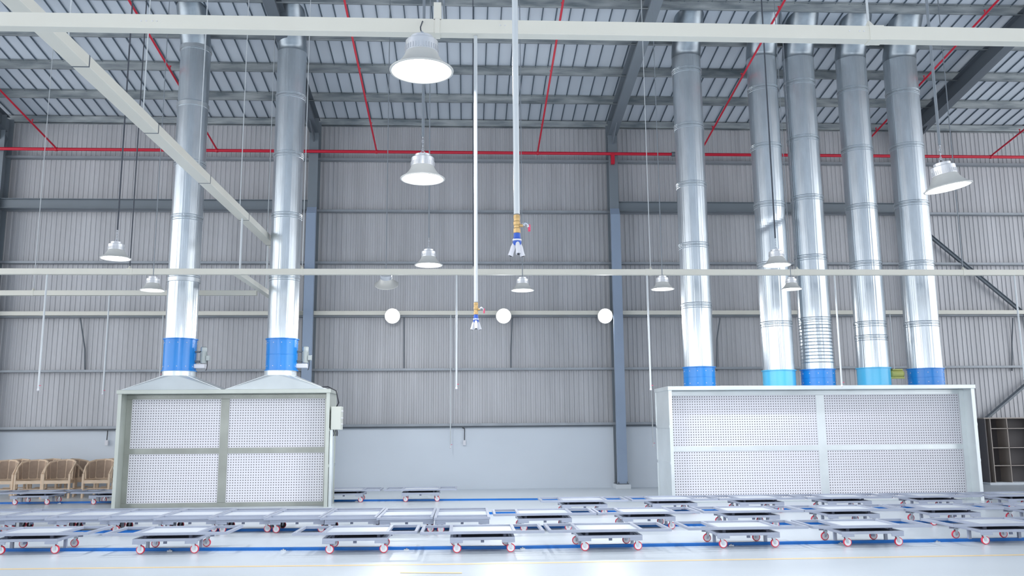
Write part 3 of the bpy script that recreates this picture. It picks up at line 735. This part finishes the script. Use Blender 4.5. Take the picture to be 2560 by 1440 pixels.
# front row: chassis centre px and wheel-contact y of its front wheels
front = [(68, 1385), (417, 1384), (890, 1383), (1208, 1381), (1527, 1376), (1871, 1369), (2181, 1365), (2525, 1360)]
for i, (px, py) in enumerate(front):
    p = on_z(px, py, 0.0)
    lb = ['cut off by the left edge of the picture', 'second from left, below the left booth', 'third from left, below the booth corner', 'fourth from left, overlapping its right neighbour', 'fifth from left, near the middle', 'sixth from left, below the big booth left panels', 'seventh from left, below the fourth right duct', 'cut off by the right edge of the picture'][i]
    px_c = px
    t = trolley(px_c, 1353, 'grey trolley of the front row, '+lb, 'front row of wheeled frame trolleys', nearY=p.y-.07)
    t.location.x = p.x-.01
midr = [(1361, 1299.6), (1624, 1298.6), (1887, 1295.2), (2139, 1291.8), (2391, 1288), (2645, 1284)]
for i, (px, py) in enumerate(midr):
    lb = ['first at the end of the packed block', 'second from its left end', 'third from its left end', 'fourth from its left end', 'fifth from its left end', 'last one at the right edge'][i]
    trolley(px, py, 'second row trolley at right, '+lb, 'second row of trolleys at right', nearY=14.17)
farr = [(1463.6, 1267), (1694, 1265.5), (1914, 1262.5), (2130, 1258.5), (2348, 1254), (2562, 1250)]
for i, (px, py) in enumerate(farr):
    lb = ['left of the right booth', 'by the left corner of the right booth', 'before the left panels of the booth', 'before the middle post of the booth', 'before the right panels of the booth', 'at the right edge below the dark shelf'][i]
    p = on_z(px, py, .145)
    trolley(px, py, 'third row trolley, '+lb, 'third row of trolleys before the right booth', nearY=16.62)
for i, (px, Y) in enumerate(((73, 20.75), (270, 20.6), (859, 20.28), (1051, 20.25))):
    lb = ['in front of the wooden chairs at far left', 'half hidden by the left edge of the left booth', 'half hidden by the right side of the left booth', 'standing free on the rear rail'][i]
    p = on_y(px, 1241, Y)
    t = trolley(px, 1241, 'grey trolley of the rear row, '+lb, 'rear row of trolleys behind the left booth', nearY=Y); t.location.x = p.x
trB = make_trolley(True); usedB = [trB]
bounds = [-120, 14, 148, 282, 418, 556, 689, 822, 957, 1091, 1225]
pL = on_z(148, 1305.3, .165); pR = on_z(1225, 1304.6, .165)
stepB = (pR.x-pL.x)/8
for i in range(10):
    x = pL.x+(i-1.5)*stepB
    y = pL.y+(pR.y-pL.y)*(i-1)/8+.40
    lb = 'packed trolley with lengthwise frame, '+['leftmost, mostly outside the picture', 'second from the left end of the block', 'third from the left end of the block', 'fourth from left, at the left booth corner', 'fifth from left, under the left panels', 'sixth from left, under the booth middle', 'seventh from left, under the right panels', 'eighth from left, at the booth right corner', 'ninth, next to the right end', 'rightmost of the packed block'][i]
    loc = (x, y+rnd.uniform(-.015, .015), 0)
    if usedB: t = usedB.pop(); t.location = loc; t['label'] = lb; t['group'] = 'block of closely packed trolleys'
    else: copy_tree(trB, loc, (0, 0, 0), lb, 'block of closely packed trolleys')

# ------------------------------------------------------------------ blue floor rails
def floor_rail(ptsxy, label, clips):
    t = empty('floor_rail', (0, 0, 0), 0, label, 'floor rail')
    g = MB(); pts = [Vector((x, y, 0)) for x, y in ptsxy]
    for a, b in zip(pts[:-1], pts[1:]):
        g.bar(a+Vector((0, 0, .004)), b+Vector((0, 0, .004)), .085, .008); g.bar(a+Vector((0, 0, .021)), b+Vector((0, 0, .021)), .045, .034)
    g.build('rail', M_rail, t)
    for x, y in clips:
        g = MB(); g.box(x-.035, x+.035, y-.075, y-.037, 0, .012); g.lathe([(.012, .012), (.012, .024)], 8, (x, y-.055, 0), cap=True)
        g.build('clip', M_chrome, t)
xs = [-14, -5.49+.03, -1.47, .21, 1.91, 3.8, 5.5, 16]
FRP = [(-16, 13.1), (-6.4, 12.76), (-4, 12.54), (-1.5, 12.34), (.6, 12.22), (8, 12.26), (17, 12.3)]
fy = lambda px, py: on_z(px, py, 0).y
floor_rail(FRP, 'front blue steel rail on the floor under the front trolley row', [(x_, float(np.interp(x_, [q[0] for q in FRP], [q[1] for q in FRP]))+.0) for x_ in [on_z(px, 1376, 0).x for px in (430, 710, 1016, 1308, 1855, 2156, 2428)]])
floor_rail([(-16, 15.0), (-4, 14.85), (0, 14.66), (17, 14.60)], 'second blue steel rail under the packed trolleys', [])
floor_rail([(-16, 21.3), (-8.2, 21.1), (-2.8, 20.66), (2.3, 20.32), (4.30, 20.22)], 'rear blue steel rail running behind the left booth', [(on_z(px, 1256, 0).x, 20.6 if px > 800 else 21.1) for px in (165, 888, 1060, 1234)])
floor_rail([(.40, 17.15), (17, 17.10)], 'blue steel rail before the right booth', [])

# yellow floor lines
g = MB(); g.add([(-14, 11.36, .001), (0, 10.86, .001), (0, 10.95, .001), (-14, 11.45, .001)], [(0, 1, 2, 3)]); g.add([(0, 10.86, .001), (14, 10.88, .001), (14, 10.97, .001), (0, 10.95, .001)], [(0, 1, 2, 3)])
trim(g, M_yellow, 'faint yellow line painted across the floor')
g = MB(); a = on_z(1000, 1431, .003); b = on_z(1155, 1432, .003); g.add([(a.x, a.y-.04, .003), (b.x, b.y-.04, .003), (b.x, b.y+.04, .003), (a.x, a.y+.04, .003)], [(0, 1, 2, 3)])
trim(g, M_yellow, 'short faint yellow dash at the bottom of the picture')

# ------------------------------------------------------------------ wooden chairs
def make_chair():
    t = empty('wooden_armchair', (0, 0, 0), 0, 'x', 'chair')
    for sx, y, h, nm in ((-.31, -.27, .60, 'leg'), (.31, -.27, .60, 'leg'), (-.22, .28, .44, 'leg'), (.22, .28, .44, 'leg')):
        g = MB(); g.box(sx-.024, sx+.024, y-.024, y+.024, 0, h); g.build(nm, M_wood, t, bevel=.004)
    g = MB(); g.box(-.29, .29, -.29, -.26, .36, .44); g.box(-.20, .20, .265, .295, .36, .44)
    for s in (-1, 1): g.bar((s*.31, -.25, .40), (s*.22, .27, .40), .028, .08)
    g.build('seat_rail', M_wood, t)
    g = MB(); g.bar((-.30, -.0, .22), (.30, -.0, .22), .022, .025)
    for s in (-1, 1): g.bar((s*.31, -.25, .20), (s*.22, .27, .20), .022, .03)
    g.build('stretcher', M_wood, t)
    path = [(-.31, -.27, .60), (-.325, -.12, .76), (-.31, .06, .87), (-.20, .22, .915), (0, .30, .93), (.20, .22, .915), (.31, .06, .87), (.325, -.12, .76), (.31, -.27, .60)]
    g = MB()
    for a, b in zip(path[:-1], path[1:]): g.bar(a, b, .03, .035)
    for i in (1, 2, 3, 4, 5, 6, 7):
        p = path[i]; g.bar((p[0]*.93, p[1]*.93, .43), p, .026, .026)
    lo = [(p[0]*.93, p[1]*.93, .455) for p in path]
    for a, b in zip(lo[:-1], lo[1:]): g.bar(a, b, .026, .03)
    # corner fillets that round each panel opening
    for i in range(1, 7):
        a, b = Vector(path[i]), Vector(path[i+1]); la, lb_ = Vector(lo[i]), Vector(lo[i+1])
        for (c, d, e) in ((a, b, la), (b, a, lb_), (la, lb_, a), (lb_, la, b)):
            p1 = c+(d-c)*.42; p2 = c+(e-c)*.18; m_ = (p1+p2)/2*.55+c*.45
            nrm = Vector((-(a.y-b.y), (a.x-b.x), 0)).normalized()*.009
            g.add([c+nrm, p1+nrm, m_+nrm, p2+nrm, c-nrm, p1-nrm, m_-nrm, p2-nrm], [(0, 1, 2, 3), (4, 7, 6, 5), (1, 5, 6, 2), (2, 6, 7, 3)])
    g.build('back_frame', M_wood, t)
    for i in range(1, 7):
        a, b, c, d = lo[i], lo[i+1], path[i+1], path[i]
        g = MB(); g.add([Vector(q)*1.0 for q in (a, b, c, d)]+[Vector(q)+Vector((-q[0]*.03, -q[1]*.03, 0)) for q in (a, b, c, d)], [(0, 1, 2, 3), (4, 7, 6, 5)])
        g.build('back_panel', M_cane, t)
    return t
ch = make_chair(); used = [ch]
chairs = [(8, 22.85, 0.12, 'front row chair cut by the left picture edge'), (82, 22.87, .08, 'front row chair left of the one before the gap'), (152, 22.87, .05, 'front row chair in the centre of the group'), (250, 22.85, .05, 'front row chair touching the booth edge'),
          (203, 23.53, 1.4, 'sideways turned chair in the gap of the front row'), (40, 23.55, .1, 'second row chair nearest the left picture edge'), (120, 23.55, .1, 'second row chair between the front ones'), (284, 23.55, .1, 'second row chair mostly hidden by the booth')]
for px, Y, rz, lb in chairs:
    x = on_y(px, 1200, Y).x
    if used: t = used.pop(); t.location = (x, Y, 0); t.rotation_euler = (0, 0, rz); t['label'] = 'unfinished wooden armchair, '+lb; t['group'] = 'unfinished wooden armchairs'
    else: copy_tree(ch, (x, Y, 0), (0, 0, rz), 'unfinished wooden armchair, '+lb, 'unfinished wooden armchairs')

# ------------------------------------------------------------------ dark shelf at right
p = on_y(2457, 1208, 23.9); xs0 = p.x
S = empty('shelving_unit', (xs0, 23.55, 0), 0, 'dark open shelving unit with light edges at the right edge', 'shelf')
HS = 1.78; WS = 2.6; DS = .5
g = MB(); g.box(0, .03, 0, DS, .06, HS); g.build('side_panel', M_shelf, S)
g = MB(); g.box(WS-.03, WS, 0, DS, .06, HS); g.build('side_panel', M_shelf, S)
g = MB(); g.box(0, WS, DS-.02, DS, .06, HS); g.build('back_panel', M_shelf, S)
g = MB(); g.box(-.02, WS, -.01, DS, HS, HS+.03); g.build('top_board', M_shelfe, S)
g = MB(); g.box(0, WS, .0, DS, 0, .06); g.build('plinth', M_conc, S)
for x in (.15, .62, 1.62):
    g = MB(); g.box(x, x+.02, -.004, DS-.02, .06, HS); g.build('divider', M_shelfe if x > .2 else M_shelfe, S)
for z in (.50, .98, 1.50):
    g = MB(); g.m(0).box(.17, WS-.03, .01, DS-.02, z, z+.02); g.m(1).box(.17, WS-.03, -.004, .01, z, z+.02); g.build('shelf_board', [M_shelf, M_shelfe], S)

# ------------------------------------------------------------------ hanging sockets
for px, lb in ((268, 'above the wooden chairs'), (1163, 'in the middle of the pale wall')):
    a = on_y(px, 1071, YW-.1); b = on_y(px-2, 1106, YW-.1)
    t = empty('hanging_socket', (b.x, YW-.08, b.z), 0, 'white socket box on a black cord '+lb, 'socket', 'hanging sockets')
    g = MB(); g.box(-.04, .04, -.03, .03, -.08, .06); g.build('socket_box', M_whitef, t, bevel=.006)
    g = MB(); g.tube([(0, 0, .06), (.005, 0, .3), (.0, .0, a.z-b.z), (-.06, .03, a.z-b.z+.02)], .012, 6); g.build('cord', M_black, t)
